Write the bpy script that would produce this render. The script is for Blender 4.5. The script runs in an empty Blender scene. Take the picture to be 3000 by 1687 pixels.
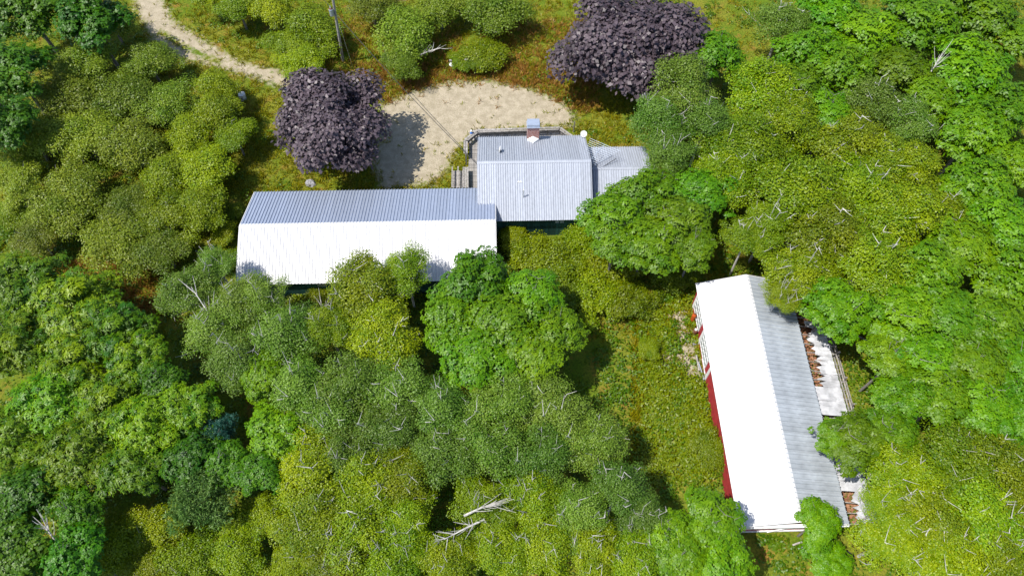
import bpy, math, random
import numpy as np
from mathutils import Matrix
S=bpy.context.scene; C=S.collection
rng=np.random.default_rng(7); random.seed(7)
# ---- camera, world, sun, exposure
H=58.0; F=2110.4; TH=math.radians(30.78); RO=math.radians(.15)
fw=np.array([0,math.sin(TH),-math.cos(TH)]); up=np.array([0,math.cos(TH),math.sin(TH)]); rt=np.array([1.,0,0])
r2=math.cos(RO)*rt+math.sin(RO)*up; u2=-math.sin(RO)*rt+math.cos(RO)*up
def gp(px,py,z=0.0):
    d=fw+(px-1500)/F*r2+(843.5-py)/F*u2
    return np.array([0,0,H])+d*((z-H)/d[2])
cd=bpy.data.cameras.new('camera'); cam=bpy.data.objects.new('camera',cd); C.objects.link(cam)
cd.sensor_width=36; cd.lens=36*F/3000; cd.clip_end=5000
M4=Matrix.Identity(4)
for i in range(3): M4[i][0]=r2[i]; M4[i][1]=u2[i]; M4[i][2]=-fw[i]
M4[2][3]=H; cam.matrix_world=M4; S.camera=cam
SUN=np.array([-.437,-.174,.883]); SUN/=np.linalg.norm(SUN)
W=bpy.data.worlds.new('World'); S.world=W; W.use_nodes=True; wn=W.node_tree
sky=wn.nodes.new('ShaderNodeTexSky'); sky.sky_type='NISHITA'; sky.sun_disc=False
sky.sun_elevation=math.asin(SUN[2]); sky.sun_rotation=math.atan2(SUN[0],SUN[1])
wn.links.new(sky.outputs[0],wn.nodes['Background'].inputs[0]); wn.nodes['Background'].inputs[1].default_value=.13
sl=bpy.data.lights.new('sun','SUN'); sl.energy=4.6; sl.angle=math.radians(.5); sl.color=(1,.95,.87)
so=bpy.data.objects.new('sun',sl); C.objects.link(so)
from mathutils import Vector
so.rotation_euler=Vector(SUN).to_track_quat('Z','Y').to_euler()
S.view_settings.view_transform='Standard'; S.view_settings.look='None'; S.view_settings.exposure=.5
# ---- helpers
def mat(name,col,rough=.6,metal=0,var=.12,scale=3,col2=None,orand=.15,bump=0,transl=0,attr=False,spec=.3):
    m=bpy.data.materials.new(name); m.use_nodes=True; n=m.node_tree; N=n.nodes; L=n.links; b=N['Principled BSDF']
    b.inputs['Roughness'].default_value=rough; b.inputs['Metallic'].default_value=metal; b.inputs['Specular IOR Level'].default_value=spec
    c2=col2 or tuple(c*(1-var*2) for c in col)
    if attr: f=N.new('ShaderNodeAttribute'); f.attribute_name='tint'; fo=f.outputs['Fac']
    else:
        tc=N.new('ShaderNodeTexCoord'); nz=N.new('ShaderNodeTexNoise'); nz.inputs['Scale'].default_value=scale; nz.inputs['Detail'].default_value=6
        L.new(tc.outputs['Object'],nz.inputs['Vector']); mr=N.new('ShaderNodeMapRange'); mr.inputs[1].default_value=.35; mr.inputs[2].default_value=.65
        L.new(nz.outputs['Fac'],mr.inputs[0]); fo=mr.outputs[0]
    mx=N.new('ShaderNodeMix'); mx.data_type='RGBA'; L.new(fo,mx.inputs[0]); mx.inputs[6].default_value=(*col,1); mx.inputs[7].default_value=(*c2,1)
    oi=N.new('ShaderNodeObjectInfo'); hv=N.new('ShaderNodeHueSaturation'); mr2=N.new('ShaderNodeMapRange')
    mr2.inputs[3].default_value=1-orand; mr2.inputs[4].default_value=1+orand; L.new(oi.outputs['Random'],mr2.inputs[0]); L.new(mr2.outputs[0],hv.inputs['Value'])
    if transl:
        q=N.new('ShaderNodeMath'); q.operation='MULTIPLY'; q.inputs[1].default_value=17.3; q2=N.new('ShaderNodeMath'); q2.operation='FRACT'; q3=N.new('ShaderNodeMapRange'); q3.inputs[3].default_value=.475; q3.inputs[4].default_value=.507; L.new(oi.outputs['Random'],q.inputs[0]); L.new(q.outputs[0],q2.inputs[0]); L.new(q2.outputs[0],q3.inputs[0]); L.new(q3.outputs[0],hv.inputs['Hue'])
    hv.inputs['Saturation'].default_value=1.12 if transl else 1.0; L.new(mx.outputs[2],hv.inputs['Color']); L.new(hv.outputs[0],b.inputs['Base Color'])
    if bump:
        bp=N.new('ShaderNodeBump'); bp.inputs['Strength'].default_value=bump; L.new(fo,bp.inputs['Height']); L.new(bp.outputs[0],b.inputs['Normal'])
    if transl:
        t=N.new('ShaderNodeBsdfTranslucent'); L.new(hv.outputs[0],t.inputs[0]); ms=N.new('ShaderNodeMixShader'); ms.inputs[0].default_value=transl
        L.new(b.outputs[0],ms.inputs[1]); L.new(t.outputs[0],ms.inputs[2]); L.new(ms.outputs[0],N['Material Output'].inputs[0])
    return m
def soil(name,path=False):
    m=bpy.data.materials.new(name); m.use_nodes=True; n=m.node_tree; N=n.nodes; L=n.links; b=N['Principled BSDF']; b.inputs['Roughness'].default_value=.95; b.inputs['Specular IOR Level'].default_value=.1
    g=N.new('ShaderNodeNewGeometry')
    def noise(s,lo=.4,hi=.6):
        z=N.new('ShaderNodeTexNoise'); z.inputs['Scale'].default_value=s; z.inputs['Detail'].default_value=8; z.inputs['Roughness'].default_value=.65; L.new(g.outputs['Position'],z.inputs['Vector'])
        r=N.new('ShaderNodeMapRange'); r.inputs[1].default_value=lo; r.inputs[2].default_value=hi; L.new(z.outputs['Fac'],r.inputs[0]); return r.outputs[0]
    def mix(f,a,c):
        x=N.new('ShaderNodeMix'); x.data_type='RGBA'; L.new(f,x.inputs[0])
        for i,v in((6,a),(7,c)):
            if isinstance(v,tuple): x.inputs[i].default_value=(*v,1)
            else: L.new(v,x.inputs[i])
        return x.outputs[2]
    c=mix(noise(.25),(.11,.17,.010),(.20,.20,.022)); c=mix(noise(.6,.52,.68),c,(.28,.15,.035)); c=mix(noise(5,.4,.7),c,(.04,.07,.008))
    if path:
        s=mix(noise(1.2),(.40,.345,.26),(.30,.255,.185)); s=mix(noise(9,.5,.68),s,(.2,.19,.1))
        at=N.new('ShaderNodeAttribute'); at.attribute_name='edge'; z=N.new('ShaderNodeTexNoise'); z.inputs['Scale'].default_value=2.2; z.inputs['Detail'].default_value=8; L.new(g.outputs['Position'],z.inputs['Vector'])
        ad=N.new('ShaderNodeMath'); ad.operation='MULTIPLY_ADD'; L.new(z.outputs['Fac'],ad.inputs[0]); ad.inputs[1].default_value=3; L.new(at.outputs['Fac'],ad.inputs[2])
        r=N.new('ShaderNodeMapRange'); r.inputs[1].default_value=1.2; r.inputs[2].default_value=2.2; L.new(ad.outputs[0],r.inputs[0]); c=mix(r.outputs[0],c,s)
    L.new(c,b.inputs['Base Color']); bp=N.new('ShaderNodeBump'); bp.inputs['Strength'].default_value=.6; bp.inputs['Distance'].default_value=.05; L.new(noise(7,.2,.8),bp.inputs['Height']); L.new(bp.outputs[0],b.inputs['Normal'])
    return m
def mesh(name,v,f,m,tint=None):
    me=bpy.data.meshes.new(name); v=np.asarray(v,np.float32)
    if isinstance(f,np.ndarray):
        k=f.shape[1]; n=len(f); me.vertices.add(len(v)); me.vertices.foreach_set('co',v.ravel()); me.loops.add(n*k); me.loops.foreach_set('vertex_index',f.astype(np.int32).ravel())
        me.polygons.add(n); me.polygons.foreach_set('loop_start',np.arange(0,n*k,k,dtype=np.int32)); me.update(calc_edges=True)
    else: me.from_pydata(v.tolist(),[],[list(q) for q in f]); me.update()
    if tint is not None: a=me.attributes.new('tint','FLOAT','FACE'); a.data.foreach_set('value',np.asarray(tint,np.float32))
    me.materials.append(m); return me
def ob(name,me,parent=None,loc=(0,0,0),rz=0):
    o=bpy.data.objects.new(name,me); C.objects.link(o); o.parent=parent; o.location=loc; o.rotation_euler=(0,0,rz); return o
def thing(name,label,cat,loc=(0,0,0),rz=0,group=None,me=None):
    o=ob(name,me,None,loc,rz); o['label']=label; o['category']=cat
    if group:o['group']=group
    return o
class MB:
    def __init__(s): s.v=[];s.f=[]
    def add(s,v,f):
        b=len(s.v); s.v+=[tuple(map(float,p)) for p in v]; s.f+=[[i+b for i in q] for q in f]; return s
    def box(s,a,b):
        (x,y,z),(X,Y,Z)=a,b
        return s.add([(x,y,z),(X,y,z),(X,Y,z),(x,Y,z),(x,y,Z),(X,y,Z),(X,Y,Z),(x,Y,Z)],[(3,2,1,0),(4,5,6,7),(0,1,5,4),(1,2,6,5),(2,3,7,6),(3,0,4,7)])
    def tube(s,pts,rad,n=6):
        pts=[np.array(p,float) for p in pts]; rad=rad if hasattr(rad,'__len__') else [rad]*len(pts); vs=[];fs=[]
        for i,p in enumerate(pts):
            t=pts[min(i+1,len(pts)-1)]-pts[max(i-1,0)]; t/=np.linalg.norm(t)+1e-9
            a=np.cross(t,[0,0,1] if abs(t[2])<.9 else [1,0,0]); a/=np.linalg.norm(a); b=np.cross(t,a)
            for k in range(n): q=2*math.pi*k/n; vs.append(p+rad[i]*(math.cos(q)*a+math.sin(q)*b))
        for i in range(len(pts)-1):
            for k in range(n): fs.append((i*n+k,i*n+(k+1)%n,(i+1)*n+(k+1)%n,(i+1)*n+k))
        fs+=[tuple(range(n))[::-1],tuple((len(pts)-1)*n+k for k in range(n))]; return s.add(vs,fs)
    def bar(s,p,q,w,h):  # beam with flat faces
        p=np.array(p,float);q=np.array(q,float);t=(q-p)/np.linalg.norm(q-p); a=np.cross(t,[0,0,1.]); a/=np.linalg.norm(a); b=np.cross(a,t)
        vs=[e+sx*a*w/2+sy*b*h/2 for e in(p,q) for sx,sy in((-1,-1),(1,-1),(1,1),(-1,1))]
        return s.add(vs,[(3,2,1,0),(4,5,6,7),(0,1,5,4),(1,2,6,5),(2,3,7,6),(3,0,4,7)])
    def lathe(s,prof,n=16,c=(0,0,0)):
        vs=[];fs=[]
        for r,z in prof:
            for k in range(n): q=2*math.pi*k/n; vs.append((c[0]+r*math.cos(q),c[1]+r*math.sin(q),c[2]+z))
        for i in range(len(prof)-1):
            for k in range(n): fs.append((i*n+k,i*n+(k+1)%n,(i+1)*n+(k+1)%n,(i+1)*n+k))
        return s.add(vs,fs)
    def me(s,name,m): return mesh(name,s.v,s.f,m)
# ---- materials
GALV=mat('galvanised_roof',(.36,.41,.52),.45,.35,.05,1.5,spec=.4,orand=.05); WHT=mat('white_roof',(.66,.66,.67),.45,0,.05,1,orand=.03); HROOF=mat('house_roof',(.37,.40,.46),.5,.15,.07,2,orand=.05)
OLD=mat('old_grey_roof',(.42,.46,.50),.55,.1,.16,.9,orand=.09); TEAL=mat('teal_boards',(.022,.085,.075),.7,0,.2,4,orand=.35); RED=mat('red_paint',(.42,.035,.045),.6,0,.15,3,orand=.1)
GREY=mat('weathered_wood',(.34,.32,.30),.85,0,.25,6,orand=.2); WPAINT=mat('white_paint',(.75,.76,.76),.5,0,.08,4); BRICK=mat('brick',(.30,.06,.045),.85,0,.2,12,(.5,.38,.33)); MORT=mat('mortar',(.4,.36,.33),.9)
STEEL=mat('bright_steel',(.55,.62,.72),.35,.6,.05); DARK=mat('dark_metal',(.06,.06,.065),.5,.3); RUB=mat('rubber',(.025,.025,.027),.8); GLASS=mat('dusty_glass',(.38,.42,.43),.2,0,.2,2); ORNG=mat('orange_paint',(.55,.10,.02),.5); RUST=mat('rusty_metal',(.13,.05,.03),.8)
STONE=mat('grey_stone',(.36,.36,.38),.9,0,.25,5,bump=.4); BLUE=mat('blue_paint',(.05,.18,.55),.5); LITT=mat('brown_litter',(.22,.09,.045),.9,attr=True,col2=(.36,.2,.12)); BARK=mat('grey_bark',(.24,.22,.20),.9,0,.2,5); BIRCH=mat('pale_bark',(.55,.53,.49),.8,0,.25,6); SHEET=mat('torn_sheet',(.62,.63,.66),.55,0,.18,1.3)
def leafm(n,a,b,t=.3,o=.26): return mat(n,a,.45,0,col2=b,attr=True,transl=t,orand=o,spec=.35)
LM={'A':leafm('apple_leaf',(.085,.16,.018),(.21,.28,.045)),'Y':leafm('yellow_leaf',(.095,.19,.008),(.24,.32,.016)),'D':leafm('dark_leaf',(.02,.10,.008),(.08,.20,.012)),'M':leafm('maple_leaf',(.055,.17,.008),(.14,.28,.016)),
 'G':leafm('grey_leaf',(.065,.15,.020),(.17,.27,.055)),'B':leafm('birch_leaf',(.075,.17,.006),(.22,.30,.012)),'H':leafm('ash_leaf',(.035,.14,.008),(.17,.29,.018)),'P':leafm('purple_leaf',(.028,.020,.026),(.115,.09,.10),.1,.05),
 'S':leafm('spruce_needle',(.03,.12,.085),(.08,.20,.15),.1),'N':leafm('pine_needle',(.07,.17,.04),(.17,.27,.08),.1),'W':leafm('weed_leaf',(.09,.17,.010),(.21,.27,.018)),'U':leafm('understorey_leaf',(.03,.10,.010),(.10,.19,.016)),'R':leafm('grass_blade',(.13,.20,.012),(.32,.29,.04),.2),'O':leafm('rust_grass',(.30,.19,.04),(.42,.28,.10),.2)}
# ---- setting: ground, driveway
ob('ground',mesh('ground',[(-1500,-1500,0),(1500,-1500,0),(1500,1500,0),(-1500,1500,0)],[(0,1,2,3)],soil('meadow_soil')))['kind']='structure'
PATH=soil('gravel_soil',True)
def sdf(P,poly):
    poly=np.array(poly); d=np.full(len(P),1e9); ins=np.zeros(len(P),bool)
    for i in range(len(poly)):
        a,b=poly[i],poly[(i+1)%len(poly)]; e=b-a; t=np.clip(((P-a)@e)/(e@e),0,1); d=np.minimum(d,np.linalg.norm(P-a-t[:,None]*e,axis=1))
        cnd=((a[1]>P[:,1])!=(b[1]>P[:,1])); x=a[0]+(P[:,1]-a[1])/(e[1] if abs(e[1])>1e-9 else 1e-9)*e[0]; ins^=cnd&(P[:,0]<x)
    return np.where(ins,d,-d)
def patch(name,pix,z,med=None):
    poly=[gp(*p)[:2] for p in pix]; a=np.array(poly); st=.3
    xs=np.arange(a[:,0].min()-1.5,a[:,0].max()+1.5,st); ys=np.arange(a[:,1].min()-1.5,a[:,1].max()+1.5,st); X,Y=np.meshgrid(xs,ys); P=np.stack([X.ravel(),Y.ravel()],1); d=sdf(P,poly)
    e=np.clip(d,-1.4,1.6)
    if med is not None:
        for q in range(len(med)-1):
            A=gp(*med[q])[:2];B=gp(*med[q+1])[:2];v=B-A;t=np.clip(((P-A)@v)/(v@v),0,1);dd=np.linalg.norm(P-A-t[:,None]*v,axis=1);e=np.minimum(e,-.45+dd*1.7)
    nx=len(xs); I=np.arange(len(P)).reshape(len(ys),nx); q=np.stack([I[:-1,:-1],I[:-1,1:],I[1:,1:],I[1:,:-1]],-1).reshape(-1,4); q=q[(d[q]>-1.3).all(1)]
    me=mesh(name,np.column_stack([P,np.full(len(P),z)]),q,PATH); at=me.attributes.new('edge','FLOAT','POINT'); at.data.foreach_set('value',e.astype(np.float32)); ob(name,me)['kind']='structure'; return poly
road=patch('dirt_driveway',[(370,-60),(405,50),(440,110),(520,170),(600,190),(700,218),(800,250),(900,290),(1060,340),(1150,330),(1080,285),(900,235),(800,200),(700,178),(620,130),(510,62),(455,-60)],.006,[(470,95),(540,140),(640,182)])
yard=patch('gravel_yard',[(1110,310),(1200,268),(1310,238),(1420,232),(1560,258),(1650,300),(1690,345),(1680,372),(1500,385),(1385,400),(1340,440),(1310,500),(1270,540),(1120,560),(1080,470),(1110,400)],.011)
bare=patch('bare_soil',[(1950,915),(2010,900),(2035,1010),(2060,1110),(2010,1120),(1985,1060),(1950,1090),(1925,1040),(1975,1000)],.006)
# ---- buildings
def ribpanel(name,w,l,nrib,m,h=.075,rw=.10):
    pr=[(0,0)]
    for i in range(nrib):
        c=(i+.5)*w/nrib; pr+=[(c-rw/2,0),(c-rw/4,h),(c+rw/4,h),(c+rw/2,0)]
    pr+=[(w-.008,0),(w-.008,-.02),(0,-.02)]; n=len(pr)
    v=[(x,0,z) for x,z in pr]+[(x,l,z) for x,z in pr]; f=[(i,(i+1)%n,n+(i+1)%n,n+i) for i in range(n)]+[tuple(range(n))[::-1],tuple(range(n,2*n))]
    return mesh(name,v,f,m)
def slope_panels(root,L,Wd,he,hr,pw,nrib,mN,mS,cap=WHT):
    n=round(L/pw); w=L/n; sl=math.hypot(Wd/2,hr-he); a=math.atan2(hr-he,Wd/2)
    for sgn,m in((1,mN),(-1,mS)):
        me=ribpanel('roof_panel',w,sl,nrib,m)
        for i in range(n):
            o=ob('roof_panel',me,root)
            if sgn<0: o.location=(-L/2+i*w,-Wd/2,he+.02+random.uniform(0,.006)); o.rotation_euler=(a,0,0)
            else: o.location=(-L/2+(i+1)*w,Wd/2,he+.02+random.uniform(0,.006)); o.rotation_euler=(a,0,math.pi)
    t=math.tan(a); b=MB(); k=.22; z=hr+.08
    b.add([(x,y,zz) for x in(-L/2-.03,L/2+.03) for y,zz in((-k,z-k*t),(0,z),(k,z-k*t),(k,z-k*t-.03),(0,z-.03),(-k,z-k*t-.03))],[(i,(i+1)%6,6+(i+1)%6,6+i) for i in range(6)]+[(5,4,3,2,1,0),(6,7,8,9,10,11)]); ob('ridge_cap',b.me('ridge_cap',cap),root)
    for x in(-L/2-.05,L/2+.05):
        for y in(-1,1): ob('barge_board',MB().bar((x,y*Wd/2,he-.07),(x,0,hr-.07),.05,.18).me('barge_board',cap),root)
def walls(root,L,Wd,he,hr,m,ov=.35,board=None,skip=()):
    l=L/2-ov;w=Wd/2-ov;t=(hr-he)/(Wd/2);zt=he+ov*t-.05
    for y,s in((-w,-1),(w,1)):
        if s in skip: continue
        if board and s<0:
            n=int(2*l/board); me=MB().box((0,-.02,0),(2*l/n-.012,.02,zt)).me('wall_board',m)
            for i in range(n): ob('wall_board',me,root,(-l+i*2*l/n,y+random.uniform(-.008,.008),0))
            ob('wall',MB().box((-l,y+.03,0),(l,y+.12,zt-.02)).me('wall',m),root)
        else: ob('wall',MB().box((-l,y-.06,0),(l,y+.06,zt)).me('wall',m),root)
    for x in(-l,l):
        v=[(x+d,*p) for d in(-.05,.05) for p in((-w+.07,0),(w-.07,0),(w-.07,zt-.05),(0,hr-.08),(-w+.07,zt-.05))]
        ob('gable_wall',mesh('gable_wall',v,[(0,1,2,3,4),(9,8,7,6,5)]+[(i,(i+1)%5,5+(i+1)%5,5+i) for i in range(5)],m),root)
    return l,w,zt
def window(root,c,w,h,face,nx=2,ny=2,fm=WPAINT):  # face 'S' or 'N' in root's axes
    s=-1 if face=='S' else 1; fr=MB(); x,y,z=c; y0,y1=sorted((y,y+s*.07)); 
    for i in range(nx+1): xx=x-w/2+i*w/nx; fr.box((xx-.035,y0,z-h/2),(xx+.035,y1,z+h/2))
    y0b,y1b=sorted((y,y+s*.06))
    for j in range(ny+1): zz=z-h/2+j*h/ny; fr.box((x-w/2-.03,y0b,zz-.035),(x+w/2+.03,y1b,zz+.035))
    f=ob('window',fr.me('window',fm),root)
    for i in range(nx):
        for j in range(ny): 
            a=x-w/2+i*w/nx+.03;b=z-h/2+j*h/ny+.03; ya,yb=sorted((y+s*.01,y+s*.03)); ob('pane',MB().box((a,ya,b),(a+w/nx-.06,yb,b+h/ny-.06)).me('pane',GLASS),f)
B=thing('long_barn','long low barn with white near roof slope and blue-grey far slope','barn',(-13.19,38.71,0),.026)
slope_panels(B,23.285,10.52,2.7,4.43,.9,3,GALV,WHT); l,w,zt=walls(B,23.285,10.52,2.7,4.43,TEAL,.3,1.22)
window(B,(-4.2,-w-.02,2.0),.9,.6,'S',1,1,TEAL)
hc=(gp(1407,402,2.9)+gp(1712,398,2.9))/2; hs=gp(1733,644,2.9); hW=hc[1]-hs[1]+.13; hL=gp(1712,398,2.9)[0]-gp(1407,402,2.9)[0]+.15
HC=(hc[0]+.05,hc[1]-hW/2,0); HR=2.9+hW/2*.44
Ho=thing('farmhouse','small teal farmhouse with pale grey ribbed metal roof and a brick chimney','house',HC,.026)
slope_panels(Ho,hL,hW,2.9,HR,.9,4,HROOF,HROOF,HROOF); l,w,zt=walls(Ho,hL,hW,2.9,HR,TEAL,.35,.25); window(Ho,(2.3,-w-.03,2.3),.9,.55,'S',2,1,TEAL)
mh=Matrix.Rotation(-.026,3,'Z')
def loc(root,p): return tuple(mh@(Vector(p)-root.location))
cx,cy,cz=loc(Ho,gp(1561,405,3.25)); ch=ob('chimney',MB().box((cx-.58,cy-.38,2.9),(cx+.58,cy+.38,5.15)).me('chimney',MORT),Ho)
bk=MB()
for r in range(24):
    z=3.2+r*.08; o=(r%2)*.11
    for i in range(6):
        x0=max(cx-.6,cx-.6+i*.215-o);x1=min(cx+.6,cx-.6+(i+1)*.215-o-.02)
        if x1>x0+.03: bk.box((x0,cy-.41,z),(x1,cy-.37,z+.065)); bk.box((x0,cy+.37,z),(x1,cy+.41,z+.065))
ob('brick',bk.me('brick',BRICK),ch)['kind']='stuff'
ob('chimney_cap',MB().box((cx-.66,cy-.48,5.15),(cx+.66,cy+.48,5.22)).box((cx-.6,cy-.42,5.23),(cx+.6,cy+.42,5.55)).me('chimney_cap',STEEL),ch)
zr=3.0+(hW/2-cy)*.44; ob('chimney_flashing',MB().add([(cx-.6,cy-.42,zr+.35),(cx+.6,cy-.42,zr+.35),(cx,cy-1.1,zr+.52),(cx,cy-.42,zr+.75),(cx-.6,cy-.42,zr-.1),(cx+.6,cy-.42,zr-.1),(cx,cy-1.1,zr+.2)],[(0,2,3),(2,1,3),(0,4,6,2),(2,6,5,1)]).me('chimney_flashing',WPAINT),ch)
x,y,z=loc(Ho,gp(1523,535,4.2)); ob('roof_vent',MB().box((x-.17,y-.17,z-.3),(x+.17,y+.17,z+.2)).box((x-.22,y-.22,z+.21),(x+.22,y+.22,z+.28)).me('roof_vent',WPAINT),Ho)
x,y,z=loc(Ho,gp(1533,580,3.75)); ob('vent_pipe',MB().tube([(x,y,z-.4),(x,y,z+1.2)],.055,8).me('vent_pipe',WPAINT),Ho)
a1=gp(1722,431,2.3);a2=gp(1880,428,2.3);a3=gp(1735,603,2.3);aW=a1[1]-a3[1]; aL=a2[0]-a1[0]
An=thing('house_annex','lower grey-roofed annex at the right end of the farmhouse','annex',((a1[0]+a2[0])/2+.25,a1[1]-aW/2,0),.02)
slope_panels(An,aL+.3,aW,2.3,2.3+aW*.16,.9,4,HROOF,HROOF,HROOF); walls(An,aL+.3,aW,2.3,2.3+aW*.16,TEAL,.3,.25)
# red poultry barn: local x runs south->north, local +y faces west
R=thing('red_barn','long red barn with white near-left roof slope and weathered grey right slope','barn',(20.791,22.835,0),1.594)
slope_panels(R,21.05,8.29,2.9,4.29,.75,2,WHT,OLD); l,w,zt=walls(R,21.05,8.29,2.9,4.29,RED,.3)
yw=w+.08
for c in(8.2,4.6): window(R,(c,yw,1.6),2.5,1.9,'N',5,3)
for a in(10.0,6.45,2.9): ob('wall_trim',MB().box((a-.5,yw-.02,.1),(a-.18,yw+.05,zt)).me('wall_trim',WPAINT),R)
ob('eave_board',MB().box((-9.9,yw-.02,2.35),(2.0,yw+.06,2.8)).me('eave_board',GREY),R)
ob('tie_beam',MB().box((-10.65,-4.2,2.55),(-10.4,4.3,2.8)).me('tie_beam',WPAINT),R); ob('base_trim',MB().box((-10.4,-3.8,.25),(-10.28,3.9,.4)).me('base_trim',WPAINT),R)
ob('diagonal_brace',MB().bar((-10.42,1.2,.35),(-10.42,-.6,2.4),.09,.06).me('diagonal_brace',WPAINT),R)
LT=thing('collapsed_lean_to','torn pale sheet roof and bare rafters collapsed along the right side of the red barn','lean-to',(20.791,22.835,0),1.594)
def sheet(x0,x1,seed,torn):
    rr=random.Random(seed); n=7; top=[];
    for i in range(n+1): x=x0+(x1-x0)*i/n; top.append((x,-4.5-(rr.uniform(.5,1.5) if torn else 0)))
    g=[]; 
    for x,y in top:
        for j in range(4): yy=y+(-7.1-y)*j/3; g.append((x,yy,2.1+(yy+4.3)*.28+rr.uniform(-.07,.07)))
    f=[(i*4+j,i*4+j+1,(i+1)*4+j+1,(i+1)*4+j) for i in range(n) for j in range(3)]; k=len(g)
    return mesh('roof_sheet',g+[(a,b,c-.02) for a,b,c in g],f+[tuple(k+q for q in r[::-1]) for r in f],SHEET)
xs=np.arange(-10.3,6.5,1.25)
for i,x in enumerate(xs):
    if not(-4.5<x<-2.6): ob('roof_sheet',sheet(x,x+1.23,i,0<x or x<-9),LT)
for x in np.arange(-10.3,8,.85): ob('rafter',MB().bar((x,-4.15,2.0+random.uniform(-.1,.05)),(x+random.uniform(-.15,.15),-7.6,1.1),.06,.1).me('rafter',GREY),LT)
for y,z in((-7.35,1.25),(-7.75,.95),(-8.1,.6)): ob('rail',MB().bar((-10.4,y,z),(6.8,y+.1,z),.1,.09).me('rail',GREY),LT)
for x in np.arange(-10,7,2.4): ob('post',MB().box((x-.06,-7.95,0),(x+.06,-7.83,1.25)).me('post',GREY),LT)
n=5000; P=np.column_stack([rng.uniform(-10,11,n),rng.uniform(-7.2,-4.15,n),rng.uniform(.3,.55,n)])
def leafquads(P,Nn,Dd,l,wd):
    Sd=np.cross(Nn,Dd); Sd/=np.linalg.norm(Sd,axis=1)[:,None]+1e-9; l=np.broadcast_to(l,len(P))[:,None]; wd=np.broadcast_to(wd,len(P))[:,None]
    V=np.stack([P,P+Dd*l*.45+Sd*wd/2,P+Dd*l-Nn*l*.1,P+Dd*l*.45-Sd*wd/2],1).reshape(-1,3); return V,np.arange(len(P)*4).reshape(-1,4)
def unit(n): v=rng.normal(size=(n,3)); return v/np.linalg.norm(v,axis=1)[:,None]
def frame(N0,out):
    N0=N0/(np.linalg.norm(N0,axis=1)[:,None]+1e-9); D=out-N0*(out*N0).sum(1)[:,None]; return N0,D/(np.linalg.norm(D,axis=1)[:,None]+1e-9)
Nn,Dd=frame(unit(n)*.5+[0,0,1],unit(n)); v,f=leafquads(P,Nn,Dd,.3,.16)
o=ob('leaf_litter',mesh('leaf_litter',v,f,LITT,rng.random(n)),None,(20.791,22.835,0),1.594); o['kind']='stuff'; o['label']='brown leaf litter lying between red barn and torn sheets'
# ---- deck
D0=.8; deck=thing('wooden_deck','weathered grey plank deck with railing wrapped around the farmhouse','deck')
def W3(px,py,z): return gp(px,py,z)
x0=W3(1372,500,D0)[0]; xe=W3(1407,500,D0)[0]+.2; ys=W3(1385,552,D0)[1]; yn=W3(1450,392,D0)[1]; n=int((xe-x0)/.16)
me=MB().box((0,ys,D0-.05),(.145,yn-1.0,D0)).me('deck_plank',GREY)
for i in range(n): ob('deck_plank',me,deck,(x0+i*.16,0,random.uniform(-.008,.008)))
xr=W3(1650,392,D0)[0]; ybase=W3(1450,406,D0)[1]
me=MB().box((x0+.3,0,D0-.05),(xr,.145,D0)).me('deck_plank',GREY)
for i in range(9): ob('deck_plank',me,deck,(0,yn-1.0+.16+i*.16-.1,random.uniform(-.008,.008)))
rp=[(1364,450),(1364,411),(1398,384),(1500,380),(1640,376),(1674,400)]
for i in range(len(rp)-1):
    a=W3(*rp[i],1.75);b=W3(*rp[i+1],1.75)
    for k,(dz,ww) in enumerate(((0,.2),(-.06,.2),(-.3,.04),(-.55,.04))):
        t=(b-a)/np.linalg.norm(b-a); nn=np.array([-t[1],t[0],0])*(.11 if k==0 else -.11 if k==1 else 0); ob('rail_board',MB().bar(a+nn+[0,0,dz],b+nn+[0,0,dz],ww,.04 if k<2 else .2).me('rail_board',GREY),deck)
    for q in np.arange(0,1,.25):
        c=a+(b-a)*q; ob('rail_post',MB().box((c[0]-.05,c[1]-.05,0),(c[0]+.05,c[1]+.05,1.66)).me('rail_post',GREY),deck)
a=W3(1364,490,1.6);b=W3(1364,550,1.6)
for k in(-.2,0,.2): ob('rail_board',MB().bar(a+[k,0,0],b+[k,0,0],.18,.05).me('rail_board',GREY),deck)
ob('bench_side',MB().box((a[0]-.29,b[1],D0),(a[0]-.24,a[1],1.56)).me('bench_side',GREY),deck)
st=thing('entry_ramp','short grey plank ramp with side rails left of the deck','ramp')
a=W3(1325,500,.4);b=W3(1355,548,.5)
for i in range(12): yy=b[1]+(a[1]-b[1])*i/12; ob('ramp_plank',MB().box((a[0],yy,.38),(b[0],yy+.13,.43)).me('ramp_plank',GREY),st)
for px in(1325,1342): p=W3(px,488,1.0);q=W3(px-1,550,1.0); ob('ramp_rail',MB().bar(p,q,.12,.06).me('ramp_rail',GREY),st); ob('ramp_post',MB().box((p[0]-.05,p[1]-.1,0),(p[0]+.05,p[1],.96)).me('ramp_post',GREY),st)
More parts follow.
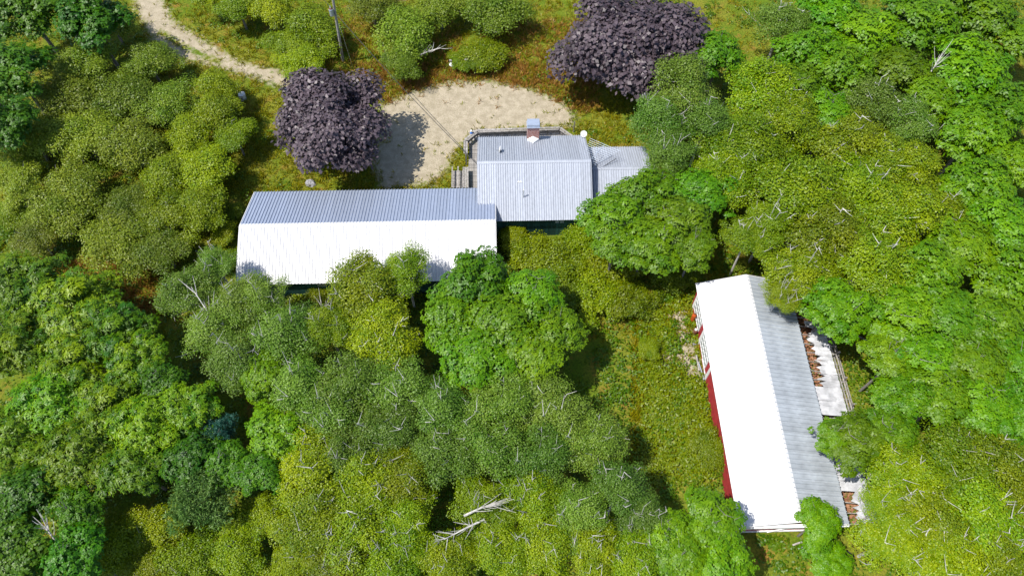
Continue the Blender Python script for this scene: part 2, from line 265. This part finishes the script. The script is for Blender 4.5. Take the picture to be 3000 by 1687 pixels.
# ---- small objects
def dish(label,base,h,aim,r=.33,tri=False):
    t=thing('satellite_dish',label,'satellite dish',tuple(base),0,'satellite dishes at the farmhouse'); ob('mast',MB().tube([(0,0,0),(0,0,h)],.03,6).me('mast',DARK),t)
    d=MB().lathe([(.001,0),(r*.5,.02),(r,.08),(r,.1),(r*.5,.045),(.001,.02)],18).me('reflector',WPAINT); o=ob('reflector',d,t,(0,0,h)); o.rotation_euler=Vector(aim).to_track_quat('Z','Y').to_euler()
    av=Vector(aim).normalized(); ob('feed_arm',MB().tube([(0,0,h-.15),tuple(Vector((0,0,h-.25))+av*.42)],.02,5).me('feed_arm',DARK),t)
    if tri:
        for s in(-.5,.5): ob('strut',MB().tube([(s*.6,.5,.0),(0,0,h*.7)],.02,5).me('strut',DARK),t)
dish('white round satellite dish on a mast at the right corner of the farmhouse roof',gp(1709,404,2.9),.6,(-.3,-1,.8))
dish('white satellite dish seen edge-on, with struts on the far farmhouse roof slope',gp(1467,455,3.9),.85,(-1,.05,.25),.33,True)
t=thing('tv_antenna','large bent rooftop antenna with many thin rods between farmhouse and annex','antenna',tuple(gp(1742,500,3.2)))
def rel(px,py,z): return gp(px,py,z)-np.array(t.location)
ob('mast',MB().tube([rel(1742,500,3.2),rel(1748,430,4.6)],.03,6).me('mast',STEEL),t); A0=rel(1720,478,4.5);A1=rel(1772,424,4.9); ob('boom',MB().tube([A0,A1],.035,6).me('boom',STEEL),t)
for i in range(13):
    c=A0+(A1-A0)*i/12; hl=.75+.07*i; e=np.array([.86,-.5,0])*hl; ob('element',MB().tube([c-e,c+e],.016,4).me('element',STEEL),t)
for s in((1730,505),(1755,503)): ob('strut',MB().tube([rel(*s,3.2),rel(1745,470,3.9)],.022,5).me('strut',DARK),t)
ob('boom_shadow',MB().tube([rel(1738,497,3.4),rel(1770,487,3.5),rel(1805,465,3.6)],.03,5).me('boom_shadow',DARK),t)  # dark tube standing in for the antenna boom's cast shadow
pb=gp(1005,180); pt=gp(974,-10,9.3); pt=pb+(pt-pb)*1.12; pole=thing('utility_pole','weathered utility pole with grey transformer beside a yellow-green tree at the top edge','utility pole',tuple(pb))
ob('pole',MB().tube([(0,0,0),tuple(pt-pb)],[.17,.12],10).me('pole',GREY),pole); tp=gp(971,36,7.4)-pb; tr=ob('transformer',MB().lathe([(.001,-.45),(.22,-.45),(.24,-.4),(.24,.35),(.2,.42),(.001,.45)],14,tuple(tp)).me('transformer',STEEL),pole); ob('transformer_lid',MB().lathe([(.21,.425),(.1,.47),(.001,.48)],14,tuple(tp)).me('transformer_lid',RUST),tr); ob('bushing',MB().lathe([(.05,.47),(.07,.6),(.04,.75),(.001,.76)],8,tuple(tp)).me('bushing',WPAINT),tr)
def wire(label,a,b,r,sag,kind='power_line'):
    pts=[a+(b-a)*q-np.array([0,0,sag*4*q*(1-q)]) for q in np.linspace(0,1,14)]; m=MB().tube([p-a for p in pts],r,5).me(kind,DARK if r>.02 else STEEL); thing(kind,label,'cable',tuple(a),me=m)
wire('grey service cable sagging from the utility pole to the farmhouse',gp(988,45,7.2),gp(1404,488,4.6),.03,.5); wire('overhead line running off the top edge from the transformer',gp(968,22,8.2),gp(925,-30,9.5),.025,.05); wire('thin guy wire slanting from utility pole to the weeds',gp(993,70,6.5),gp(1034,198,.0),.015,0,'guy_wire')
p=gp(1680,387); thing('wooden_post','bare grey post standing in grass behind the farmhouse','post',tuple(p),me=MB().tube([(0,0,0),(0,.02,.8),(.02,0,1.6)],[.07,.065,.05],7).me('wooden_post',GREY))
p=gp(713,290); t=thing('hexagonal_bin','white six-sided box with flat lid in grass left of the purple maple','bin',tuple(p)); ob('bin_body',MB().lathe([(.001,0),(.4,0),(.4,.62)],6).me('bin_body',WPAINT),t); ob('lid',MB().lathe([(.001,.76),(.42,.74),(.44,.64),(.001,.64)],6).me('lid',WPAINT),t); ob('vent_slot',MB().box((-.16,-.42,.3),(.16,-.35,.38)).me('vent_slot',DARK),t)
def tyre(label,p,rot):
    t=thing('old_tyre',label,'tyre',(p[0],p[1],.36),0,'tyres by the driveway'); t.rotation_euler=rot; q=[(.2+.13+.13*math.cos(a),.11*math.sin(a)) for a in np.linspace(0,2*math.pi,11)]; ob('tread',MB().lathe(q,20).me('tread',RUB),t); ob('rim',MB().lathe([(.001,.02),(.15,.03),(.21,.05),(.21,-.05),(.001,-.04)],16).me('rim',STEEL),t)
tyre('upright black tyre with pale rim at the driveway edge',gp(866,262),(1.2,0,.2)); tyre('tilted black tyre just left of the upright one',gp(840,272),(.7,.3,1.2))
def rock(label,px,py,r,group=None,name='boulder',m=STONE):
    rr=random.Random(px); q=[(.001,-.3),(.8,-.25),(1,.1),(.75,.5),(.3,.72),(.001,.75)]; b=MB().lathe(q,9); v=[(x*r*(1+rr.uniform(-.2,.2)),y*r*(1+rr.uniform(-.2,.2)),z*r*(1+rr.uniform(-.15,.15))) for x,y,z in b.v]; p=gp(px,py); thing(name,label,name,tuple(p),rr.random()*6,group,mesh(name,v,b.f,m))
rock('grey boulder under the purple maple by the long barn',910,538,.55); rock('pale stone at the foot of the red barn windows',2034,1004,.28); rock('white crumpled rag in debris beside the red barn',2042,1120,.22,None,'rag',WPAINT)
t=thing('gas_cylinder','orange gas cylinder standing by the red barn windows','cylinder',tuple(gp(2027,940))); ob('tank',MB().lathe([(.001,0),(.2,0),(.2,1.1),(.1,1.25),(.001,1.27)],14).me('tank',ORNG),t); ob('valve',MB().lathe([(.07,1.2),(.07,1.4),(.001,1.4)],8).me('valve',RUST),t)
t=thing('rusty_canister','rusty brown canister with white cap near the red barn windows','canister',tuple(gp(2033,978))); ob('tank',MB().lathe([(.001,0),(.22,0),(.22,.7),(.13,.8),(.001,.8)],14).me('tank',RUST),t); ob('cap',MB().lathe([(.12,.8),(.12,.9),(.001,.9)],12).me('cap',WPAINT),t)
for lab,a,b,m in(('grey plank lying left in the debris by red barn',(2040,1040),(2048,1085),GREY),('long pale pipe leaning in the debris by red barn',(2046,1060),(2062,1112),STEEL),('curved white pipe nearest the red wall in the debris',(2058,1050),(2066,1100),WPAINT),('grey loose plank lying before the red barn end',(2322,1596),(2350,1586),GREY),('white broken timber lying before the red barn end',(2338,1605),(2362,1600),WPAINT),('dark tarred board lying lower right of the red barn end',(2480,1612),(2502,1630),DARK),('long fallen pale pole right of the torn lean-to',(2515,985),(2585,1022),BIRCH),('shorter fallen pale pole below the long one',(2500,1005),(2560,1030),BIRCH)):
    a3=gp(*a,.25);b3=gp(*b,.4); thing('scrap_piece' if m not in(BIRCH,) else 'fallen_pole',lab,'scrap' if m!=BIRCH else 'pole',tuple(a3),me=MB().bar((0,0,0),b3-a3,.13,.06).me('scrap',m) if m in(GREY,DARK) else MB().tube([(0,0,0),(b3-a3)/2+[0,0,.06],b3-a3],.06,6).me('scrap',m))
p=gp(1326,207); t=thing('bird_feeder','white round tray feeder on thin pole left of the shrubs','bird feeder',tuple(p)); ob('pole',MB().tube([(0,0,0),(0,0,1.5)],.025,6).me('pole',DARK),t); ob('tray',MB().lathe([(.001,.8),(.3,.82),(.34,.9),(.3,.86),(.001,.84)],16).me('tray',WPAINT),t); ob('feeder_box',MB().box((-.28,-.08,1.35),(.02,.1,1.5)).me('feeder_box',GREY),t)
for px,lab in((1399,'small grey nest box on a post at the yellow shrub'),(1368,'lower grey nest box between the two shrubs')):
    t=thing('nest_box',lab,'nest box',tuple(gp(px,px-1368+210 if px==1368 else 200)),0,'nest boxes in the shrubs'); ob('post',MB().tube([(0,0,0),(0,0,1.5)],.04,6).me('post',GREY),t); ob('box',MB().box((-.13,-.1,1.4),(.13,.1,1.75)).me('box',GREY),t); ob('roof',MB().box((-.17,-.14,1.76),(.17,.14,1.8)).me('roof',GREY),t)
t=thing('garden_ornament','small white and blue ornament at the deck railing corner','ornament',tuple(gp(1381,392,1.7))); ob('body',MB().lathe([(.001,0),(.14,.02),(.16,.15),(.08,.3),(.001,.3)],10).me('body',BLUE),t); ob('head',MB().lathe([(.001,.27),(.11,.33),(.12,.42),(.07,.5),(.001,.52)],10).me('head',WPAINT),t)
# ---- vegetation prototypes (radius 4, crown centre at z=0)
def crown(kind,seed,n,lw,style='fine',zf=.75,nc=52,cr=(.13,.33)):
    global rng
    rng=np.random.default_rng(seed); R=4.0; u=unit(nc); u[:,2]=np.abs(u[:,2])*1.1-.22; rad=rng.uniform(.35,1.12,nc)[:,None]**.7; ang=np.arctan2(u[:,1],u[:,0]); ir=1+.17*np.sin(2*ang+seed)+.17*np.sin(5*ang+seed*2)
    cc=u*rad*R*.8*np.array([1,1,zf]); cc[:,:2]*=ir[:,None]; rc=R*rng.uniform(*cr,nc); k=rng.choice(nc,n,p=rc**2/(rc**2).sum())
    g=6 if style=='spray' else 9 if style in('ash','tuft') else 1; m=n//g; ks=k[:m]; v=unit(m); v[:,2]=np.where(v[:,2]<-.2,-v[:,2],v[:,2]); rr=rc[ks]*(.35+.95*rng.random(m)**.8)
    P=cc[ks]+v*rr[:,None]*np.array([1,1,.7]); N0=v*.6+[0,0,.6]+cc[ks]*np.array([.05,.05,.02])
    if g==1: N1,D1=frame(N0+unit(m)*.6,v+unit(m)*.9-[0,0,.3]); Q=P
    else:
        N0=N0/np.linalg.norm(N0,axis=1)[:,None]; P=np.repeat(P,g,0);N0=np.repeat(N0,g,0); D0=unit(m*g)
        N1,D1=frame(N0+unit(m*g)*.25,D0)
        if style=='tuft': D1=D1*.8+N0*.6; N1,D1=frame(unit(m*g),D1)
        Q=P+D1*.02
    l,w_=lw; sc=rng.uniform(.7,1.3,len(Q)); V,Fq=leafquads(Q,N1,D1,l*sc,w_*sc); tint=np.clip(np.repeat(rng.random(m),g)*.6+rng.random(len(Q))*.4+rng.normal(0,.18,nc)[np.repeat(ks,g)],0,1)
    me=mesh('crown',V,Fq,LM[kind],tint); return me,cc
def wood(seed,cc,hb,m,th=.2,nl=16,reach=.85,tw=3):
    rr=random.Random(seed); b=MB(); b.tube([(0,0,-hb),(rr.uniform(-.2,.2),rr.uniform(-.2,.2),-hb*.4),(0,0,-.6)],[th,th*.8,th*.6],7)
    for i in rr.sample(range(len(cc)),min(nl,len(cc))):
        e=np.array(cc[i]); s=np.array([0,0,-1.6+rr.random()]); e2=s+(e-s)*reach*1.25; mid=s+(e2-s)*.5+[0,0,-.25]; b.tube([s,mid,e2],[th*.42,th*.26,.03],5)
        for k in range(tw): q=mid+(e2-mid)*rr.uniform(.2,1); d=np.array([rr.uniform(-1,1),rr.uniform(-1,1),rr.uniform(0,.7)]); b.tube([q,q+d*.5,q+d*rr.uniform(.8,1.3)+[0,0,.1]],[.04,.028,.012],4)
    return b.me('trunk',m)
SPEC={'A':(15000,(.19,.12),'fine',.6,BARK,3,.92),'Y':(17000,(.19,.13),'fine',.65,BARK,2,.85),'D':(16000,(.27,.17),'spray',.85,BARK,2,.7),'M':(17000,(.31,.17),'spray',.85,BARK,3,.75),'G':(17000,(.18,.12),'fine',.9,BIRCH,3,.95),'B':(20000,(.18,.12),'fine',.85,BIRCH,3,.95),'H':(17000,(.36,.11),'ash',.85,BARK,2,.7),'P':(26000,(.27,.20),'fine',.8,BARK,1,.8),'S':(9000,(.42,.09),'tuft',1.3,BARK,1,.7),'N':(14000,(.42,.09),'tuft',.9,BARK,1,.7),'W':(12000,(.24,.16),'fine',.5,BARK,3,.7)}
PRO={}
for i,(k,(n,lw,stl,zf,bm,nv,re)) in enumerate(SPEC.items()):
    for j in range(nv): me,cc=crown(k,100+i*10+j,n,lw,stl,zf); PRO[k,j]=(me,wood(i*10+j,cc,6 if k not in 'AYW' else 4,bm,.2,16 if re>.9 else 12,re))
def grow(kind,px,py,rpx,label,h=None,group='trees around the buildings',name=None,cat='tree'):
    zc={'A':2.6,'Y':2.9,'W':1.0,'S':5}.get(kind,6.0) if h is None else h; p=gp(px,py,zc); d=float((p-np.array([0,0,H]))@fw); r=rpx/(F/d); s=r/4*1.05; j=random.randrange(SPEC[kind][5]); me,tw=PRO[kind,j]
    nm=name or {'A':'apple_tree','Y':'wild_cherry_tree','D':'dark_maple_tree','M':'maple_tree','G':'aspen_tree','B':'birch_tree','H':'ash_tree','P':'purple_maple_tree','S':'spruce_tree','N':'pine_tree','W':'shrub'}[kind]
    t=thing(nm,label,cat,(p[0],p[1],0),random.uniform(0,6.28),group); o=ob('crown',me,t,(0,0,zc)); o.scale=(s,s*random.uniform(.92,1.08),s*random.uniform(.9,1.1)); hb=6 if kind not in 'AYW' else 4; o=ob('trunk',tw,t,(0,0,zc)); o.scale=(s,s,zc/hb*1.02)
KL={'A':'grey-green apple tree','Y':'yellow-green tree','D':'dark maple','M':'broadleaf tree','G':'grey-green aspen','B':'yellow-green birch','H':'green ash','W':'leafy shrub'}
grow('P',990,362,158,'round purple-leaved maple standing between driveway and long barn',5.5); grow('P',1862,120,185,'purple-leaved maple at the top edge right of the gravel yard',5.5)
LIST=[('D','at the top left corner of the photo',[(90,40,120),(270,70,115),(40,215,110),(20,370,95)]),
('A','in the orchard left of the driveway',[(330,75,75),(260,190,90),(440,190,82),(200,300,105),(360,290,105),(480,310,90),(100,420,105),(250,410,105),(390,440,105),(60,530,75),(230,540,100)]),
('Y','in the row by the white hexagonal box',[(640,265,72),(640,335,90),(560,400,85),(690,400,65),(600,500,95),(490,530,90),(590,620,90),(470,640,85)]),
('Y','between driveway and utility pole at the top edge',[(700,25,70),(620,-10,55),(790,30,80),(850,135,72),(920,90,95),(890,190,75)]),
('A','above the gravel yard at the top edge',[(1190,110,110),(1090,20,80),(1290,30,85),(1460,40,95),(1170,180,65)]),
('A','in the meadow left of the long barn',[(190,620,105),(330,720,100),(110,700,70),(480,740,90),(380,620,80)]),
('G','at the left corner of the long barn',[(560,870,95),(640,960,95),(715,880,90),(770,880,75),(830,985,100),(640,790,65),(700,1050,95)]),
('B','in front of the long barn near slope',[(1070,850,120),(1190,800,80),(1130,980,115),(960,960,75)]),
('M','right of the birches below the long barn end',[(1400,840,110),(1330,930,100),(1480,960,120),(1570,880,90),(1400,1060,110),(1560,1060,105),(1640,980,85)]),
('W','in the thicket below the farmhouse wall',[(1560,760,85),(1660,770,95),(1780,790,95),(1640,850,90),(1750,870,90),(1850,880,75),(1500,700,50),(1960,790,70),(1700,710,70)]),
('M','beside and below the farmhouse annex',[(1800,640,100),(1900,580,95),(1990,650,105),(1890,720,100),(2060,570,90),(1800,720,80),(2030,730,75)]),
('G','between the annex and second purple maple',[(1990,270,120),(1930,360,95),(2060,370,90),(1960,450,80)]),
('M','along the lane right of the second purple maple',[(2105,165,80),(2380,170,95),(2330,250,80)]),
('B','in the pale-limbed group beside the annex aspens',[(2230,270,120),(2300,370,110),(2180,430,120),(2120,520,95)]),
('G','in the upper right woods',[(2290,75,85),(2560,310,95),(2650,360,90)]),
('M','in the upper right woods',[(2410,50,110),(2530,110,110),(2690,80,125),(2870,60,120),(2980,130,90),(2480,230,90),(2620,210,90),(2830,230,130),(2960,330,110),(2840,400,110),(2720,280,80),(2430,340,80)]),
('B','behind the far end of the red barn',[(2330,560,130),(2480,430,110),(2520,560,115),(2640,500,120),(2640,640,125),(2420,700,120),(2250,660,85),(2540,760,130),(2340,800,100),(2740,640,100),(2190,700,70),(2285,870,55)]),
('M','right of the red barn in the woods',[(2850,560,110),(2960,500,100),(2940,680,110),(2820,740,110),(2960,830,110),(2700,810,110),(2640,920,110),(2780,930,110),(2910,960,110),(2440,900,105),(2700,1050,110),(2840,1080,110),(2970,1080,100),(2610,1060,80),(2640,1170,90),(2750,1180,105),(2880,1210,110),(2980,1230,90),(2510,1290,95),(2440,1280,60),(2600,1270,85)]),
('B','in the bottom right corner of the woods',[(2650,1400,115),(2790,1360,125),(2930,1370,115),(2720,1520,130),(2870,1510,135),(2620,1580,110),(2980,1500,95),(2780,1640,125),(2930,1650,110),(2600,1480,70)]),
('M','at the near-left corner of the red barn',[(2080,1560,105),(1990,1640,100),(2120,1650,95),(1960,1560,75)]),
('G','in the central woods',[(870,1140,105),(1020,1130,110),(1160,1140,105),(1290,1210,100),(1480,1190,110),(1620,1200,110),(1740,1290,100),(1440,1310,110),(1310,1330,105),(1590,1330,105),(1150,1260,105),(960,1230,95),(1020,1330,95),(1810,1440,100),(1700,1510,95),(1880,1520,80)]),
('M','in the bright gap left of the central aspens',[(770,1110,75),(810,1280,90),(760,1380,75)]),
('B','along the bottom edge in the middle',[(920,1380,115),(1060,1420,115),(930,1520,110),(1180,1400,105),(1050,1560,115),(1190,1540,95),(1160,1660,105),(1000,1660,90),(1420,1490,90),(1320,1640,90),(1470,1620,90),(1560,1480,95),(1600,1590,95),(1740,1620,90),(1860,1640,90)]),
('H','on the left edge below the meadow',[(70,850,120),(220,900,130),(60,1010,120),(330,970,110),(220,1060,110),(400,1060,90)]),
('H','in the lower left woods',[(170,1180,125),(310,1190,115),(440,1250,110),(250,1330,120),(60,1280,110),(390,1370,95),(540,1210,95)]),
('D','in the shaded lower left corner',[(90,1450,115),(60,1600,115),(220,1640,105),(230,1500,80),(560,1340,85),(660,1360,70),(470,1120,75)]),
('Y','along the bottom edge left of the middle',[(340,1600,105),(460,1540,80),(560,1640,95),(700,1620,90),(780,1520,80),(450,1670,80),(850,1650,70)]),
('W','along the foot of the long barn and red barn',[(655,690,45),(680,620,35),(640,770,45),(2090,1320,65),(930,880,50),(1500,660,38),(1510,690,45),(60,620,60),(2000,800,55),(1900,1020,40)])]
ORD=['first','second','third','fourth','fifth','sixth','seventh','eighth','ninth','tenth','eleventh','twelfth','thirteenth','fourteenth','fifteenth','sixteenth','seventeenth','eighteenth','nineteenth','twentieth','twenty-first']
for k,where,pts in LIST:
    srt=sorted(pts)
    for q in pts: i=srt.index(q); grow(k,*q,f"{KL[k]} {where}, {ORD[i]} from the left" if i<len(pts)-1 else f"{KL[k]} {where}, farthest right",group=('shrubs ' if k=='W' else 'trees ')+where,cat='shrub' if k=='W' else 'tree')
grow('S',640,1265,55,'lone blue-green spruce in the dark gap of lower left woods',5); grow('N',590,1470,100,'pale tufted pine in the lower left woods near bottom edge',5); grow('M',2400,1530,72,'slender bright tree overlapping the near end of red barn roof',4.5); grow('M',2420,1640,70,'low bright sapling clump below the red barn end',2)
grow('W',1415,160,68,'large rounded green shrub right of the bird feeder',1.2,'shrubs by the bird feeder','shrub','shrub'); grow('Y',1392,190,32,'small yellow shrub in front of the rounded green shrub',1.3,'shrubs by the bird feeder','shrub','shrub'); grow('W',1350,180,38,'small green shrub beside the bird feeder pole',1.0,'shrubs by the bird feeder','shrub','shrub')
def snag(label,a,b,za,zb,seed):
    rr=random.Random(seed); A=gp(*a,za);Bp=gp(*b,zb); m=MB(); v=Bp-A; m.tube([(0,0,0),v*.5+[0,0,.15],v],[.09,.06,.02],5)
    for i in range(16):
        s=v*rr.uniform(.25,.95); d=v/np.linalg.norm(v)+np.array([rr.uniform(-1,1),rr.uniform(-1,1),rr.uniform(-.2,.6)]); m.tube([s,s+d*.45,s+d*rr.uniform(.6,1.1)+[0,0,.15]],[.03,.022,.01],4)
    t=thing('dead_branch',label,'branch',tuple(A),0,'bare dead branches in the tree tops',m.me('dead_branch',BIRCH))
for i,q in enumerate([('long pale dead limb over the aspen left of long barn',(660,990),(560,840),6,8),('bare grey branch fan below the apple tree near bird feeder',(1190,180),(1290,140),2,3.2),('bare white limbs spreading over the yellow tree at bottom middle',(1360,1510),(1440,1475),7.5,8.2),('bare twigs hanging at the bottom middle tree',(1420,1520),(1300,1580),7,7.6),('grey leaning dead trunk in the upper right woods',(2715,230),(2760,160),6.5,8.5),('bare branch in front of the long barn teal wall',(935,960),(950,900),4,5),('bare twig fan in dark lower left corner',(180,1600),(130,1540),6,7)]): snag(*q,i)
# ---- grass and undergrowth
rng=np.random.default_rng(3)
def inside(P):
    m=np.zeros(len(P),bool)
    for (x,y),rz,L,Wd in(((-13.19,38.71),.026,23,10.1),(HC[:2],.026,hL,hW),((An.location.x,An.location.y),.02,aL,aW),((20.791,22.835),1.594,21,8.2)):
        dx=P[:,0]-x;dy=P[:,1]-y; a=dx*math.cos(rz)+dy*math.sin(rz); b=-dx*math.sin(rz)+dy*math.cos(rz); m|=(abs(a)<L/2)&(abs(b)<Wd/2)
    return m
def scatter(n,box):
    px=rng.uniform(box[0],box[2],n);py=rng.uniform(box[1],box[3],n); return np.array([gp(a,b) for a,b in zip(px,py)])
def tufts(name,P,m,h,nb,label):
    P=P[~inside(P)]; s=np.maximum(np.maximum(sdf(P[:,:2],road),sdf(P[:,:2],yard)),sdf(P[:,:2],bare)); P=P[(s<0)|(rng.random(len(P))<np.exp(-np.maximum(s,0)*2.2)*.7+.02)]; t0=rng.random(len(P))
    Q=np.repeat(P,nb,0); n=len(Q); Q[:,:2]+=rng.normal(0,.11,(n,2)); D=unit(n)*.8; D[:,2]=abs(D[:,2])+.55; N0,D=frame(unit(n),D); l=h*rng.uniform(.5,1.3,n); V,Fq=leafquads(Q,N0,D,l,.07); o=ob(name,mesh(name,V,Fq,m,np.clip(np.repeat(t0,nb)*.7+rng.random(n)*.3,0,1))); o['kind']='stuff'; o['label']=label
tufts('meadow_grass',np.vstack([scatter(13000,(0,0,3000,1000)),scatter(8000,(400,0,1900,580)),scatter(2500,(1850,880,2070,1400))]),LM['R'],.5,7,'tall yellow-green meadow grass between the trees')
tufts('dry_grass',np.vstack([scatter(1500,(1050,190,1760,330)),scatter(700,(1400,60,1750,250)),scatter(800,(100,760,480,940)),scatter(500,(950,40,1350,260))]),LM['O'],.6,8,'dry orange grass around the gravel yard')
P=scatter(3600,(-60,-30,3060,1720)); P=P[~inside(P)]; s=np.maximum(sdf(P[:,:2],road),sdf(P[:,:2],yard)); pxl=P[:,0]; keep=(s<-.8)&~((P[:,1]>39)&(P[:,0]>-34)&(P[:,0]<13)&(rng.random(len(P))<.8)); P=P[keep]
wk=np.vstack([scatter(500,(1880,880,2080,1420)),scatter(180,(860,850,1000,960))]); wk=wk[~inside(wk)&(sdf(wk[:,:2],bare)<0)]
for nm,PP,k,lab in(('undergrowth',P,'U','dark leafy undergrowth covering the woodland floor'),('weeds',wk,'W','low yellow-green weeds beside the red barn')):
    nb=44; Q=np.repeat(PP,nb,0); n=len(Q); v=unit(n); v[:,2]=abs(v[:,2]); Q=Q+v*np.array([.75,.75,.55])*np.repeat(rng.uniform(.5,1.3,len(PP)),nb)[:,None]; N0,D=frame(v*.5+[0,0,.7]+unit(n)*.5,unit(n)); V,Fq=leafquads(Q,N0,D,.24*rng.uniform(.7,1.3,n),.15); o=ob(nm,mesh(nm,V,Fq,LM[k],np.clip(np.repeat(rng.random(len(PP)),nb)*.6+rng.random(n)*.4,0,1))); o['kind']='stuff'; o['label']=lab
